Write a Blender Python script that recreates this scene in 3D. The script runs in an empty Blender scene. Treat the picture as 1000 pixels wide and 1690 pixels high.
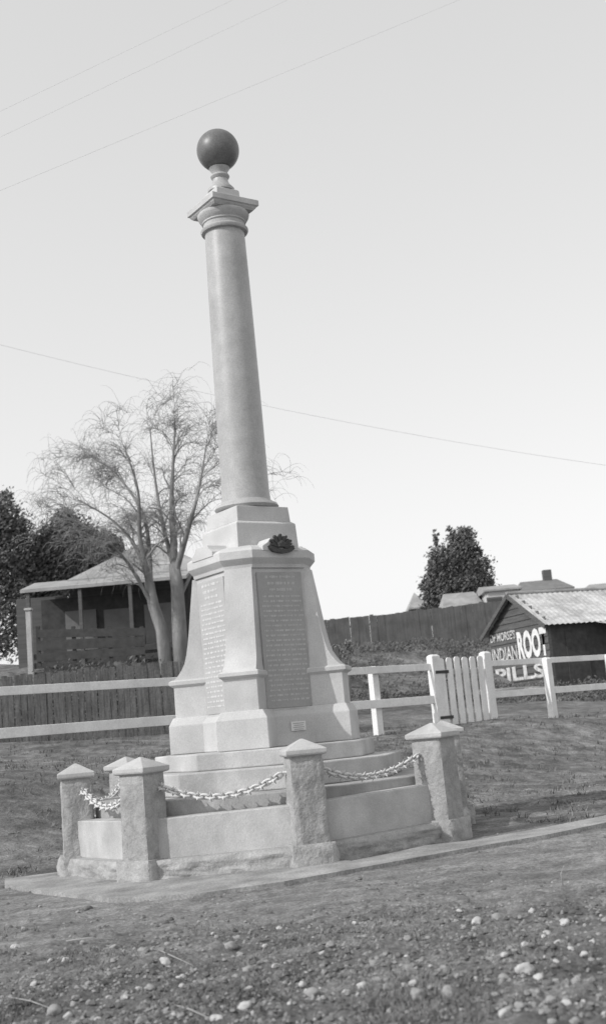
import bpy, bmesh, math, random
from mathutils import Vector, Matrix, noise
R_=math.radians; PI=math.pi
random.seed(11)
scene=bpy.context.scene; C=scene.collection
# ---------------------------------------------------------------- camera model
F=1950.0; TH=R_(10.28); RO=R_(5.1); EYE=1.1
def ray(px,py):
    u=px-500; v=845-py; c,s=math.cos(RO),math.sin(RO)
    a=(u*c+v*s)/F; b=(-u*s+v*c)/F
    return Vector((a, math.cos(TH)-b*math.sin(TH), math.sin(TH)+b*math.cos(TH)))
O=Vector((0,0,EYE))
def onY(px,py,Y): d=ray(px,py); return O+d*(Y/d.y)
def onZ(px,py,z): d=ray(px,py); return O+d*((z-EYE)/d.z)
FP=Vector((-4.2,16.1,0)); FD=Vector((.803,.596,0)).normalized(); FN=Vector((FD.y,-FD.x,0))
FA=math.atan2(FD.y,FD.x)
def onF(px,py,off=0):
    d=ray(px,py); p=FP+FN*off; t=(p-O).dot(FN)/d.dot(FN); return O+d*t
cam=bpy.data.cameras.new('Camera'); co=bpy.data.objects.new('Camera',cam); C.objects.link(co)
cam.sensor_fit='VERTICAL'; cam.sensor_height=24; cam.sensor_width=24; cam.lens=F/1690*24; cam.clip_start=.1; cam.clip_end=5000
cam.dof.use_dof=True; cam.dof.focus_distance=10.6; cam.dof.aperture_fstop=1.8
co.matrix_world=Matrix.Translation(O)@Matrix.Rotation(PI/2+TH,4,'X')@Matrix.Rotation(-RO,4,'Z')
scene.camera=co
# ---------------------------------------------------------------- materials
def M(name,a,b=None,scale=6,rough=.85,bump=.15,bscale=40,stretch=(1,1,1),speck=0,sscale=95,bdist=.02,stain=0):
    m=bpy.data.materials.new(name); m.use_nodes=True; nt=m.node_tree; N=nt.nodes; L=nt.links
    p=N['Principled BSDF']; p.inputs['Roughness'].default_value=rough
    if b is None: b=a*1.25
    tc=N.new('ShaderNodeTexCoord'); mp=N.new('ShaderNodeMapping'); mp.inputs['Scale'].default_value=stretch
    L.new(tc.outputs['Object'],mp.inputs['Vector'])
    n=N.new('ShaderNodeTexNoise'); n.inputs['Scale'].default_value=scale; n.inputs['Detail'].default_value=8; n.inputs['Roughness'].default_value=.62
    L.new(mp.outputs[0],n.inputs['Vector'])
    r=N.new('ShaderNodeValToRGB'); r.color_ramp.elements[0].position=.32; r.color_ramp.elements[1].position=.68
    r.color_ramp.elements[0].color=(a,a,a,1); r.color_ramp.elements[1].color=(b,b,b,1)
    L.new(n.outputs['Fac'],r.inputs['Fac']); out=r.outputs['Color']
    def modulate(out,vec,sc,lo,hi,de,p0=.3,p1=.7):
        n2=N.new('ShaderNodeTexNoise'); n2.inputs['Scale'].default_value=sc; n2.inputs['Detail'].default_value=de
        L.new(vec,n2.inputs['Vector'])
        mr=N.new('ShaderNodeMapRange'); mr.inputs[1].default_value=p0; mr.inputs[2].default_value=p1; mr.inputs[3].default_value=lo; mr.inputs[4].default_value=hi
        L.new(n2.outputs['Fac'],mr.inputs[0])
        mx=N.new('ShaderNodeVectorMath'); mx.operation='SCALE'; L.new(out,mx.inputs[0]); L.new(mr.outputs[0],mx.inputs['Scale']); return mx.outputs[0]
    if speck: out=modulate(out,tc.outputs['Object'],sscale,1-speck,1+speck,3)
    if stain: out=modulate(out,tc.outputs['Object'],2.3,1-stain,1.03,8,.3,.6)
    L.new(out,p.inputs['Base Color'])
    if bump:
        n3=N.new('ShaderNodeTexNoise'); n3.inputs['Scale'].default_value=bscale; n3.inputs['Detail'].default_value=6
        L.new(mp.outputs[0],n3.inputs['Vector'])
        bp=N.new('ShaderNodeBump'); bp.inputs['Strength'].default_value=bump; bp.inputs['Distance'].default_value=bdist
        L.new(n3.outputs['Fac'],bp.inputs['Height']); L.new(bp.outputs[0],p.inputs['Normal'])
    return m
m_stone=M('dressed_granite',.46,.54,3.0,.8,.12,60,(1,1,.7),.10,stain=.16)
m_stone2=M('weathered_granite',.38,.50,5.0,.85,.2,50,(1,1,.8),.11,stain=.22)
m_step=M('darker_granite',.31,.44,4,.9,.25,40,(1,1,.6),.12,stain=.3)  # darker granite for the lowest step
m_rock=M('rock_faced_granite',.29,.40,14,.92,.55,38,(1,1,1),.15,stain=.2)
m_col=M('polished_grey_granite',.34,.41,8,.42,.03,80,(1,1,1),.14,80,stain=.1)
m_ball=M('polished_dark_granite',.11,.15,14,.42,.0,80,(1,1,1),.25)
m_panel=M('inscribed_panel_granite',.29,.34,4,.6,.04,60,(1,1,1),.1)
m_panell=M('sunlit_panel_granite',.36,.42,4,.6,.04,60,(1,1,1),.1)  # lighter copy of the panel granite, sunlight put into its colour
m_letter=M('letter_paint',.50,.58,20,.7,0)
m_letterw=M('sunlit_letter_paint',.70,.8,20,.7,0)  # letter paint whitened for the sunlit panel, light is in the colour
m_sign=M('weathered_sign_paint',.30,.75,6,.8,0)
m_signb=M('bright_sign_paint',.62,.85,5,.8,0)
m_bronze=M('dark_bronze',.03,.05,20,.5,.2,60)
m_plaque=M('white_marble',.6,.7,10,.5,.05)
m_chain=M('galvanised_chain',.48,.68,30,.6,.1)
m_conc=M('concrete',.22,.37,3.5,.92,.4,30,(1,1,1),.25,60,stain=.35)
m_white=M('white_paint',.68,.82,5,.6,.15,30,(1,1,.5),.08,40,stain=.1)
m_whited=M('worn_white_paint',.36,.5,5,.7,.2,30,(1,1,.5),.1,40)
m_pal=M('weathered_palings',.065,.14,7,.9,.4,12,(3,3,.35),.25,30,stain=.3)
m_pal2=M('hazy_distant_palings',.085,.13,4,.9,.3,12,(3,3,.35),.1,20,stain=.25)  # far palings, distance haze painted in by lifting the tone
m_bark=M('grey_bark',.15,.28,6,.95,.7,18,(1,1,.3))
m_barkd=M('dark_bark',.06,.1,6,.95,.5,18,(1,1,.3))
m_twig=M('bare_twigs',.24,.34,3,.9,0)
m_leafd=M('hazy_dark_foliage',.075,.17,.9,.8,0)  # dark leaves, lightened so the colour itself carries the haze
m_leafm=M('hazy_scrub_foliage',.085,.17,.7,.85,0)  # scrub tone raised to paint distance haze into it
m_leafp=M('pale_foliage',.2,.4,5,.8,0)
m_wallh=M('house_weatherboard',.075,.12,3,.85,.15,20,(.3,.3,6))
m_dark=M('shadowed_timber',.04,.075,5,.9,.2,20)  # dark boards; on the verandah the shade is part of this colour
m_roof=M('corrugated_iron',.27,.37,2,.55,.15,10,(1,1,1),.1,20,stain=.25)
m_roofr=M('rusty_corrugated_iron',.30,.6,1.3,.7,.3,8,(1,1,1),.2,8)
m_shed=M('shed_boards',.07,.13,3,.9,.3,10,(.4,.4,8),.15,20)
m_pane=M('dark_glass',.04,.06,3,.2,0)
m_light=M('pale_render',.42,.55,2,.8,.1)
m_mid=M('grey_timber',.14,.2,3,.85,.1)
m_wire=M('wire',.5,.56,3,.7,0)
m_stick=M('bleached_stick',.25,.36,8,.9,.2)
m_peb=[M('pebble',.22,.36,9,.9,.3,60,(1,1,1),.15,120),M('pale_pebble',.36,.58,9,.9,.3,60,(1,1,1),.15,120),M('dark_pebble',.12,.2,9,.9,.3,60)]
m_grav=M('gravel_stone',.17,.30,3,.9,.2,60)
m_grass=M('dry_grass',.06,.24,1.5,.85,0)
def ground_mat(name,band=True):
    m=bpy.data.materials.new(name); m.use_nodes=True; nt=m.node_tree; N=nt.nodes; L=nt.links; p=N['Principled BSDF']; p.inputs['Roughness'].default_value=.95
    tc=N.new('ShaderNodeTexCoord')
    def nz(sc,de,ro=.6,st=None):
        n=N.new('ShaderNodeTexNoise'); n.inputs['Scale'].default_value=sc; n.inputs['Detail'].default_value=de; n.inputs['Roughness'].default_value=ro
        if st:
            mp=N.new('ShaderNodeMapping'); mp.inputs['Scale'].default_value=st; mp.inputs['Rotation'].default_value=(0,0,-FA); L.new(tc.outputs['Object'],mp.inputs['Vector']); L.new(mp.outputs[0],n.inputs['Vector'])
        else: L.new(tc.outputs['Object'],n.inputs['Vector'])
        return n.outputs['Fac']
    def ramp(f,a,b,p0=.35,p1=.65):
        r=N.new('ShaderNodeMapRange'); r.inputs[1].default_value=p0; r.inputs[2].default_value=p1; r.inputs[3].default_value=a; r.inputs[4].default_value=b; L.new(f,r.inputs[0]); return r.outputs[0]
    def op(o,a,b):
        k=N.new('ShaderNodeMath'); k.operation=o
        for i,q in enumerate((a,b)):
            if isinstance(q,(int,float)): k.inputs[i].default_value=q
            else: L.new(q,k.inputs[i])
        return k.outputs[0]
    mul=lambda a,b: op('MULTIPLY',a,b)
    fine=ramp(nz(38,5,.75),.6,1.42)
    v=mul(mul(ramp(nz(.6,6),.145,.205),ramp(nz(6,9,.72),.66,1.32)),fine)
    v=mul(v,ramp(nz(1.0,6,.65,(.35,2.2,1)),.72,1.2))
    b=N.new('ShaderNodeBump'); b.inputs['Strength'].default_value=1.0; b.inputs['Distance'].default_value=.035; L.new(nz(22,10,.75),b.inputs['Height']); L.new(b.outputs[0],p.inputs['Normal'])
    if band:
        sx=N.new('ShaderNodeSeparateXYZ'); L.new(tc.outputs['Object'],sx.inputs[0])
        yy=op('ADD',sx.outputs['Y'],mul(op('SUBTRACT',nz(.9,6,.7),.5),3.4))
        near=ramp(yy,1,0,6.0,7.8)
        patch=ramp(nz(1.5,7,.7),.72,1.18,.38,.58)
        mixp=op('ADD',mul(near,patch),mul(op('SUBTRACT',1.0,near),1.14))
        v=mul(v,mul(mixp,ramp(yy,1.0,.80,9.5,12.5)))
        farr=ramp(yy,0,1,9.8,11.5)
        back=op('ADD',1.0,mul(farr,op('SUBTRACT',ramp(nz(2.2,9,.75),.62,1.4,.4,.6),1.0)))
        v=mul(v,back)
        L.new(op('ADD',.55,mul(op('MAXIMUM',near,farr),.45)),b.inputs['Strength'])
    else: v=mul(v,1.1)
    L.new(v,p.inputs['Base Color'])
    return m
m_ground=ground_mat('dirt_ground'); m_clod=ground_mat('dirt_clod',False)
# ---------------------------------------------------------------- mesh helpers
def tag(o,label=None,cat=None,group=None,kind=None):
    if label: o['label']=label
    if cat: o['category']=cat
    if group: o['group']=group
    if kind: o['kind']=kind
    return o
def thing(name,label,cat,loc=(0,0,0),rz=0,group=None):
    o=bpy.data.objects.new(name,None); C.objects.link(o); o.empty_display_size=.2; o.location=loc; o.rotation_euler=(0,0,rz)
    return tag(o,label,cat,group)
class B:
    def __init__(s): s.bm=bmesh.new()
    def loft(s,rings,bev=0,closed=True):
        bm=bmesh.new(); vs=[[bm.verts.new(p) for p in r] for r in rings]; n=len(rings[0])
        for i in range(len(vs)-1):
            for j in range(n): bm.faces.new((vs[i][j],vs[i][(j+1)%n],vs[i+1][(j+1)%n],vs[i+1][j]))
        if closed: bm.faces.new(list(reversed(vs[0]))); bm.faces.new(vs[-1])
        bmesh.ops.recalc_face_normals(bm,faces=bm.faces)
        if bev:
            es=[e for e in bm.edges if len(e.link_faces)==2 and e.calc_face_angle(0)>.5]
            bmesh.ops.bevel(bm,geom=es,offset=bev,segments=2,affect='EDGES',clamp_overlap=True,profile=.5)
        s.add(bm); return s
    def add(s,bm):
        me=bpy.data.meshes.new('t'); bm.to_mesh(me); bm.free(); s.bm.from_mesh(me); bpy.data.meshes.remove(me)
    def box(s,c,d,rz=0,bev=0,mat=None):
        x,y,z=d[0]/2,d[1]/2,d[2]/2
        T=mat if mat else Matrix.Translation(c)@Matrix.Rotation(rz,4,'Z')
        return s.loft([[tuple(T@Vector(p)) for p in ((-x,-y,k),(x,-y,k),(x,y,k),(-x,y,k))] for k in (-z,z)],bev)
    def bar(s,p,q,w,h,bev=0):
        p,q=Vector(p),Vector(q); d=(q-p); l=d.length; d.normalize()
        up=Vector((0,0,1)) if abs(d.z)<.95 else Vector((0,1,0))
        y=up.cross(d).normalized(); z=d.cross(y)
        T=Matrix.Translation((p+q)/2)@Matrix(((d.x,y.x,z.x,0),(d.y,y.y,z.y,0),(d.z,y.z,z.z,0),(0,0,0,1)))
        return s.box(None,(l,w,h),bev=bev,mat=T)
    def lathe(s,prof,n=48,c=(0,0)):
        return s.loft([[(c[0]+r*math.cos(2*PI*k/n),c[1]+r*math.sin(2*PI*k/n),z) for k in range(n)] for r,z in prof])
    def tube(s,pts,rad,n=5):
        bm=s.bm; pts=[Vector(p) for p in pts]; prev=None; a=Vector((.31,.52,.8))
        for i,p in enumerate(pts):
            d=(pts[min(i+1,len(pts)-1)]-pts[max(i-1,0)]).normalized()
            x=d.cross(a)
            if x.length<1e-3: x=d.cross(Vector((1,0,0)))
            x.normalize(); y=d.cross(x)
            r=rad[i] if isinstance(rad,(list,tuple)) else rad
            ring=[bm.verts.new(p+x*(r*math.cos(2*PI*k/n))+y*(r*math.sin(2*PI*k/n))) for k in range(n)]
            if prev:
                for k in range(n): bm.faces.new((prev[k],prev[(k+1)%n],ring[(k+1)%n],ring[k]))
            else: bm.faces.new(list(reversed(ring)))
            prev=ring
        bm.faces.new(prev); return s
    def quad(s,a,b,c,d): s.bm.faces.new([s.bm.verts.new(p) for p in (a,b,c,d)]); return s
    def rock(s,d,z0,amp,cuts=9,c=(0,0),rz=0,seed=0,taper=1.0):
        bm=bmesh.new(); bmesh.ops.create_cube(bm,size=1); bmesh.ops.subdivide_edges(bm,edges=bm.edges[:],cuts=cuts,use_grid_fill=True)
        h=d[2]
        for v in bm.verts:
            x,y,z=v.co; m=None
            if abs(abs(x)-.5)<1e-4: m=min((.5-abs(y))*d[1],(.5-abs(z))*h); n=Vector((1 if x>0 else -1,0,0))
            elif abs(abs(y)-.5)<1e-4: m=min((.5-abs(x))*d[0],(.5-abs(z))*h); n=Vector((0,1 if y>0 else -1,0))
            k=1+(taper-1)*(z+.5)
            p=Vector((x*d[0]*k,y*d[1]*k,z0+(z+.5)*h))
            if m is not None:
                w=min(1,m/.035); q=p*9+Vector((seed*7.3,seed*3.1,seed))
                p+=n*w*amp*(.6+noise.noise(q)+.6*noise.noise(q*2.3)+.4*noise.noise(q*5))
                if m<1e-4: p+=Vector((noise.noise(q*1.7),noise.noise(q*1.7+Vector((9,9,9))),0))*.004
            v.co=p
        T=Matrix.Translation((c[0],c[1],0))@Matrix.Rotation(rz,4,'Z')
        bmesh.ops.transform(bm,matrix=T,verts=bm.verts); s.add(bm); return s
    def build(s,name,mat,parent=None,smooth=False,loc=None,rz=None):
        bmesh.ops.recalc_face_normals(s.bm,faces=s.bm.faces) if len(s.bm.faces)<60000 else None
        me=bpy.data.meshes.new(name); s.bm.to_mesh(me); s.bm.free()
        if mat: me.materials.append(mat)
        if smooth:
            for p in me.polygons: p.use_smooth=True
        o=bpy.data.objects.new(name,me); C.objects.link(o)
        if smooth and smooth!=1:
            try: me.set_sharp_from_angle(angle=smooth)
            except Exception: pass
        if parent: o.parent=parent
        if loc is not None: o.location=loc
        if rz is not None: o.rotation_euler=(0,0,rz)
        return o
def csq(S,c,z):
    h=S/2; k=h-c
    return [(x,y,z) for x,y in ((-k,-h),(k,-h),(h,-k),(h,k),(k,h),(-k,h),(-h,k),(-h,-k))]
def sq(S,z): h=S/2; return [(-h,-h,z),(h,-h,z),(h,h,z),(-h,h,z)]
def octo(R,z): return [(R*math.sin(R_(-22.5+45*k)),-R*math.cos(R_(-22.5+45*k)),z) for k in range(8)]
def smooth01(t): t=max(0,min(1,t)); return t*t*(3-2*t)
# ---------------------------------------------------------------- terrain
MC=Vector((-.55,11.5,0)); PHI=R_(34.5); RB=1.79; TILT=.026
TAB=[(0,.85),(3,.9),(6.5,1.2),(10,1.5),(12,1.65),(15,2.4),(18,3.5),(22,3.95),(30,4.2),(70,4.2),(200,2),(700,0),(4000,0)]
def tz(x): return max(-.08,min(.08,TILT*(x-MC.x)))
def gz(x,y):
    s=(x-FP.x)*FN.x+(y-FP.y)*FN.y
    if s>=.3:
        k=smooth01((4.6-s)/4.3); wob=.05*noise.noise(Vector((x*.5,y*.5,7)))
        return .85*k+tz(x)*(1-k)+wob*k*(1-k)*4
    q=.3-s
    for (a,za),(b,zb) in zip(TAB,TAB[1:]):
        if q<=b: return za+(zb-za)*smooth01((q-a)/(b-a)) if b-a<5 else za+(zb-za)*(q-a)/(b-a)
    return 0
def gnoise(x,y):
    d=math.hypot(x-MC.x,y-MC.y)
    near=1 if y<14 else max(.2,1-(y-14)/20)
    k=smooth01((d-2.1)/1.2)
    p=Vector((x,y,0))
    r=1-.5*smooth01((y-6.6)/1.2)*(1-smooth01((y-10)/1.5))
    n=.020*noise.noise(p*1.7)+r*(.020*noise.noise(p*5.1)+.018*noise.noise(p*12)+.013*noise.noise(p*25))
    far=0
    if y>20: far=.15*noise.noise(p*.35)
    return k*n*near*1.1-.004+far
def G(x,y): return gz(x,y)+gnoise(x,y)
def axis(dense0,dense1,st,lo,hi):
    a=[]; x=dense0; d=st
    while x<=dense1: a.append(x); x+=st
    d=st; x=a[-1]
    while x<hi: d*=1.22; x+=d; a.append(x)
    d=st; x=dense0; b=[]
    while x>lo: d*=1.22; x-=d; b.append(x)
    return b[::-1]+a
xs=axis(-2.9,3.0,.024,-1500,1500); ys=axis(4.3,9.8,.026,-60,2500)
def fill(a,lo,hi,mx):
    out=[a[0]]
    for v in a[1:]:
        p=out[-1]
        if lo<p<hi and v-p>mx:
            n=int((v-p)/mx)+1
            for k in range(1,n): out.append(p+(v-p)*k/n)
        out.append(v)
    return out
xs=fill(xs,-14,16,.3); ys=fill(ys,8,18,.1); ys=fill(ys,18,50,.35)
verts=[(x,y,G(x,y)) for y in ys for x in xs]; nx=len(xs)
faces=[(j*nx+i,j*nx+i+1,(j+1)*nx+i+1,(j+1)*nx+i) for j in range(len(ys)-1) for i in range(nx-1)]
me=bpy.data.meshes.new('ground'); me.from_pydata(verts,[],faces); me.materials.append(m_ground)
for p in me.polygons: p.use_smooth=True
go=bpy.data.objects.new('ground',me); C.objects.link(go); tag(go,'bare rough dirt ground rising to the fence behind the memorial','ground',kind='structure')
# pavement apron
front=[(8,1447),(60,1458),(120,1466),(185,1475),(260,1474),(330,1471),(470,1455),(620,1432),(760,1410),(900,1390),(1000,1372),(1080,1358)]
back=[(1080,1347),(1000,1360),(900,1377),(790,1394),(700,1402),(640,1414),(580,1424)]
P=[onZ(x,y,.03) for x,y in front]+[onZ(x,y,.03) for x,y in back]
P+=[Vector((MC.x+r*math.sin(R_(a)),MC.y-r*math.cos(R_(a)),.03)) for a,r in ((14,1.5),(0,1.3),(-60,1.3),(-100,1.5))]
P+=[onZ(105,1428,.03),onZ(8,1438,.03)]
for p in P: p.z=.028+tz(p.x)
b=B(); bm=b.bm
top=[bm.verts.new(p) for p in P]; bot=[bm.verts.new((p.x,p.y,p.z-.1)) for p in P]
f=bm.faces.new(top); n=len(P)
for i in range(n): bm.faces.new((top[i],bot[i],bot[(i+1)%n],top[(i+1)%n]))
bmesh.ops.triangulate(bm,faces=[f])
o=b.build('pavement',m_conc); tag(o,'pale concrete apron running around the foot of the memorial','pavement',kind='structure')
# ---------------------------------------------------------------- memorial
mem=thing('war_memorial','tall pale granite war memorial column topped by a dark polished ball','war memorial',MC,PHI)
def mp(b,name,mat,sm=False,parent=mem,label=None):
    o=b.build(name,mat,parent,sm)
    if label: o['label']=label
    return o
mp(B().loft([octo(1.63,-.05),octo(1.63,.60)],.012),'step',m_step)
mp(B().loft([octo(1.32,.601),octo(1.32,.795)],.012),'step',m_stone2)
mp(B().loft([octo(1.06,.796),octo(1.06,.945)],.012),'step',m_stone2)
mp(B().loft([csq(1.10,.2,.946),csq(1.10,.2,1.22),csq(1.0,.2,1.27)],.008),'pedestal_base',m_stone)
mp(B().loft([csq(.95,.19,1.265),csq(.93,.18,1.6),csq(.93,.18,2.602)],.006),'die',m_stone)
def diag(k):
    a=R_(-45+90*k); return Vector((math.sin(a),-math.cos(a),0)),Vector((math.cos(a),math.sin(a),0))
def blk(k,lv):
    d,t=diag(k); rings=[]
    for r,h,z in lv:
        r0=.30; rings.append([tuple(d*r0-t*h+Vector((0,0,z))),tuple(d*r-t*h+Vector((0,0,z))),tuple(d*r+t*h+Vector((0,0,z))),tuple(d*r0+t*h+Vector((0,0,z)))])
    return rings
for k in range(4):
    mp(B().loft(blk(k,[(.875,.24,.947),(.875,.24,1.215),(.84,.195,1.29)]),.008),'corner_base',m_stone)
    mp(B().loft(blk(k,[(.825,.16,1.288),(.825,.16,1.575),(.865,.185,1.60),(.865,.185,1.635),(.835,.165,1.65)]),.004),'corner_pier',m_stone)
    pr=[(.82,.157,1.648),(.775,.153,1.69),(.738,.15,1.74),(.705,.146,1.80),(.682,.142,1.88),(.662,.14,1.98),(.643,.138,2.10),(.622,.136,2.25),(.598,.134,2.42),(.572,.132,2.603)]
    mp(B().loft(blk(k,pr)),'buttress',m_stone,.6)
for k in range(4):
    T=Matrix.Rotation(k*PI/2,4,'Z')   # k=0 front, k=3 left face
    b=B(); b.box((0,-.466,1.925),(.50,.03,1.27),bev=.006); bmesh.ops.transform(b.bm,matrix=T,verts=b.bm.verts)
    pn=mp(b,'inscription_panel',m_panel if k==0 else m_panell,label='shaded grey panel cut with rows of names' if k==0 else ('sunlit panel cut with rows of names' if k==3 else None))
    if k in (0,3):
        b=B(); z=2.50; y=-.4835; rnd=random.Random(k+4); row=0
        while z>1.34:
            x=-.215+ (rnd.random()*.02); lim=.215; h=.018
            if row in (0,1,2): h=.026; x=-.16+row*.02; lim=.16-row*.02
            while x<lim:
                wl=rnd.randint(2,8)
                for _ in range(wl):
                    w=.008+rnd.random()*.004
                    if x+w>lim+.02: break
                    kk=rnd.random()
                    if kk<.5:
                        b.quad((x,y,z),(x+w,y,z),(x+w,y,z+h),(x,y,z+h))
                    else:
                        b.quad((x,y,z),(x+w*.35,y,z),(x+w*.35,y,z+h),(x,y,z+h)); b.quad((x+w*.36,y,z+h*.4),(x+w,y,z+h*.4),(x+w,y,z+h*.7),(x+w*.36,y,z+h*.7))
                    x+=w+.006
                x+=.016
            z-=.046 if row>2 else .06; row+=1
        bmesh.ops.transform(b.bm,matrix=T,verts=b.bm.verts)
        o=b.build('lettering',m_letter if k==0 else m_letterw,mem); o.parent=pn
b=B(); b.box((.02,-.557,1.115),(.16,.014,.085),bev=.003); pq=mp(b,'plaque',m_plaque,label='small white plaque low on the front')
b=B()
for r in range(4): b.box((.02,-.565,1.14-.018*r),(.12-.02*(r%2),.003,.006))
o=b.build('lettering',m_panel,mem); o.parent=pq
mp(B().loft([csq(.97,.19,2.601),csq(.985,.195,2.635),csq(1.03,.21,2.66),csq(1.08,.225,2.69),csq(1.08,.225,2.765),csq(1.02,.21,2.79),csq(.80,.15,2.83)],.004),'cornice',m_stone)
for k in range(4):
    T=Matrix.Rotation(k*PI/2,4,'Z'); b=B()
    pts=[(-.20,2.755),(.20,2.755),(.20,2.80),(.14,2.835),(.11,2.875),(-.11,2.875),(-.14,2.835),(-.20,2.80)]
    b.loft([[(x,-.548,z) for x,z in pts],[(x,-.33,z) for x,z in pts]],.004); bmesh.ops.transform(b.bm,matrix=T,verts=b.bm.verts)
    mp(b,'pediment',m_stone)
bd=B(); z0=2.775; yb=-.556
nr=13
for i in range(nr):
    a=PI*(i+.5)/nr; r=.135 if i%2==0 else .115; da=PI/nr*.42
    p=[(.03*math.cos(a-da*1.5),.03*math.sin(a-da*1.5)),(r*math.cos(a-da),r*math.sin(a-da)),((r+.012)*math.cos(a),(r+.012)*math.sin(a)),(r*math.cos(a+da),r*math.sin(a+da)),(.03*math.cos(a+da*1.5),.03*math.sin(a+da*1.5))]
    bd.loft([[(x,yb+.02,z0+z*.95) for x,z in p],[(x,yb-.012-.006*(i%2),z0+z*.95) for x,z in p]])
bdo=mp(bd,'badge',m_bronze,label='dark bronze sunburst badge')
b=B(); b.loft([[(x*s,y,z0+.01+z*s) for x,z in ((-.045,0),(.045,0),(.05,.04),(.02,.055),(0,.07),(-.02,.055),(-.05,.04))] for s,y in ((1,yb+.01),(1,yb-.02),(.7,yb-.035))]); o=b.build('crown',m_bronze,mem); o.parent=bdo
b=B(); pts=[(-.14,-.005),(-.10,-.035),(0,-.05),(.10,-.035),(.14,-.005),(.12,.015),(.07,-.004),(0,-.014),(-.07,-.004),(-.12,.015)]
b.loft([[(x,yb+.01,z0+z) for x,z in pts],[(x,yb-.026,z0+z) for x,z in pts]]); o=b.build('scroll',m_bronze,mem); o.parent=bdo
mp(B().loft([sq(.69,2.79),sq(.67,3.06),sq(.61,3.085)],.006),'lower_plinth',m_stone)
mp(B().loft([sq(.605,3.083),sq(.585,3.235)],.006),'upper_plinth',m_stone)
mp(B().lathe([(.27,3.233),(.305,3.245),(.318,3.27),(.305,3.295),(.27,3.305),(.262,3.32),(.245,3.335)]),'column_base',m_col,.9)
pr=[]
for i in range(25):
    t=i/24; r=.236-.031*t+.006*math.sin(PI*t)
    if t<.03: r+=.008*(1-t/.03)
    pr.append((r,3.333+2.83*t))
mp(B().lathe(pr),'column_shaft',m_col,.9)
mp(B().lathe([(.205,6.162),(.236,6.168),(.246,6.185),(.246,6.2),(.232,6.215),(.214,6.218),(.214,6.26),(.226,6.27),(.226,6.285),(.24,6.30),(.262,6.335),(.268,6.36),(.262,6.373)]),'capital_moulding',m_stone2,.7)
mp(B().loft([sq(.46,6.372),sq(.50,6.395),sq(.515,6.41),sq(.545,6.415),sq(.545,6.472),sq(.53,6.478),sq(.28,6.50)],.003),'abacus',m_stone2)
mp(B().loft([sq(.275,6.498),sq(.27,6.61),sq(.25,6.625)],.006),'ball_plinth',m_stone)
mp(B().lathe([(.12,6.622),(.138,6.63),(.14,6.655),(.125,6.675),(.10,6.70),(.082,6.74),(.078,6.77),(.092,6.785),(.10,6.80),(.092,6.82),(.075,6.83),(.085,6.86),(.11,6.895)]),'ball_neck',m_col,.8)
bl=B(); bm=bmesh.new(); bmesh.ops.create_uvsphere(bm,u_segments=64,v_segments=40,radius=.222); bmesh.ops.translate(bm,vec=(0,0,7.1),verts=bm.verts); bl.add(bm); mp(bl,'ball',m_ball,1)
# enclosure wall (settled slightly to the left, like the ground)
ew=thing('enclosure_wall','low octagonal granite wall on a rough plinth between the bollards','wall',MC,PHI)
ew.rotation_euler=(Matrix.Rotation(-math.atan(TILT),3,'Y')@Matrix.Rotation(PHI,3,'Z')).to_euler()
side=2*RB*math.sin(R_(22.5)); apo=RB*math.cos(R_(22.5))
for k in range(8):
    a=R_(45*k); cx,cy=math.sin(a)*(apo-.04),-math.cos(a)*(apo-.04)
    b=B(); b.box((cx,cy,.165+.1625),(side-.2,.18,.325),a,.01); b.build('wall_slab',m_stone2,ew)
    b=B(); cx,cy=math.sin(a)*(apo-.02),-math.cos(a)*(apo-.02); b.rock((side-.02,.33,.222),-.05,.034,20,(cx,cy),a,k); b.build('rough_plinth',m_rock,ew,.9)
AZ={'D':12,'E':57,'F':102,'B':-123,'A':-78,'C':-33}
BL={'D':'granite bollard nearest the camera, directly below the dark sunburst badge','C':'front left granite bollard with one sunlit rough face and one dark face',
'E':'front right granite bollard standing before the white picket gate','A':'leftmost granite bollard at the end of the low wall',
'B':'granite bollard at the back left, mostly hidden behind the front left bollard','F':'granite bollard at the back right, mostly hidden behind the front right bollard'}
pos={}
def boll(key,seed):
    az=R_(AZ[key]); r=RB-(.03 if key=='F' else 0); p=Vector((MC.x+r*math.sin(az),MC.y-r*math.cos(az),0)); p.z=tz(p.x); pos[key]=p
    t=thing('stone_bollard',BL[key],'bollard',p,az,'granite bollards around the memorial'); w=1.06 if key=='E' else 1
    b=B(); b.rock((.36*w,.36*w,.235),-.05,.025,7,(0,0),0,seed+20,.96); b.build('base',m_rock,t,.9)
    b=B(); b.rock((.275*w,.275*w,.72),.148,.015,17,(0,0),0,seed,.93); b.build('shaft',m_rock,t,.9)
    b=B(); b.loft([sq(.26*w,.862),sq(.325*w,.872),sq(.335*w,.885),sq(.335*w,.915),sq(.02,1.0)],.004); b.build('cap',m_stone2,t)
    for s in (-1,1):
        d=Vector((s*math.cos(R_(22.5)),math.sin(R_(22.5)),0)); b=B(); b.tube([d*.10+Vector((0,0,.745)),d*.175+Vector((0,0,.745))],.012,8); b.build('chain_bolt',m_chain,t)
for i,k in enumerate(AZ): boll(k,i+1)
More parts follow.
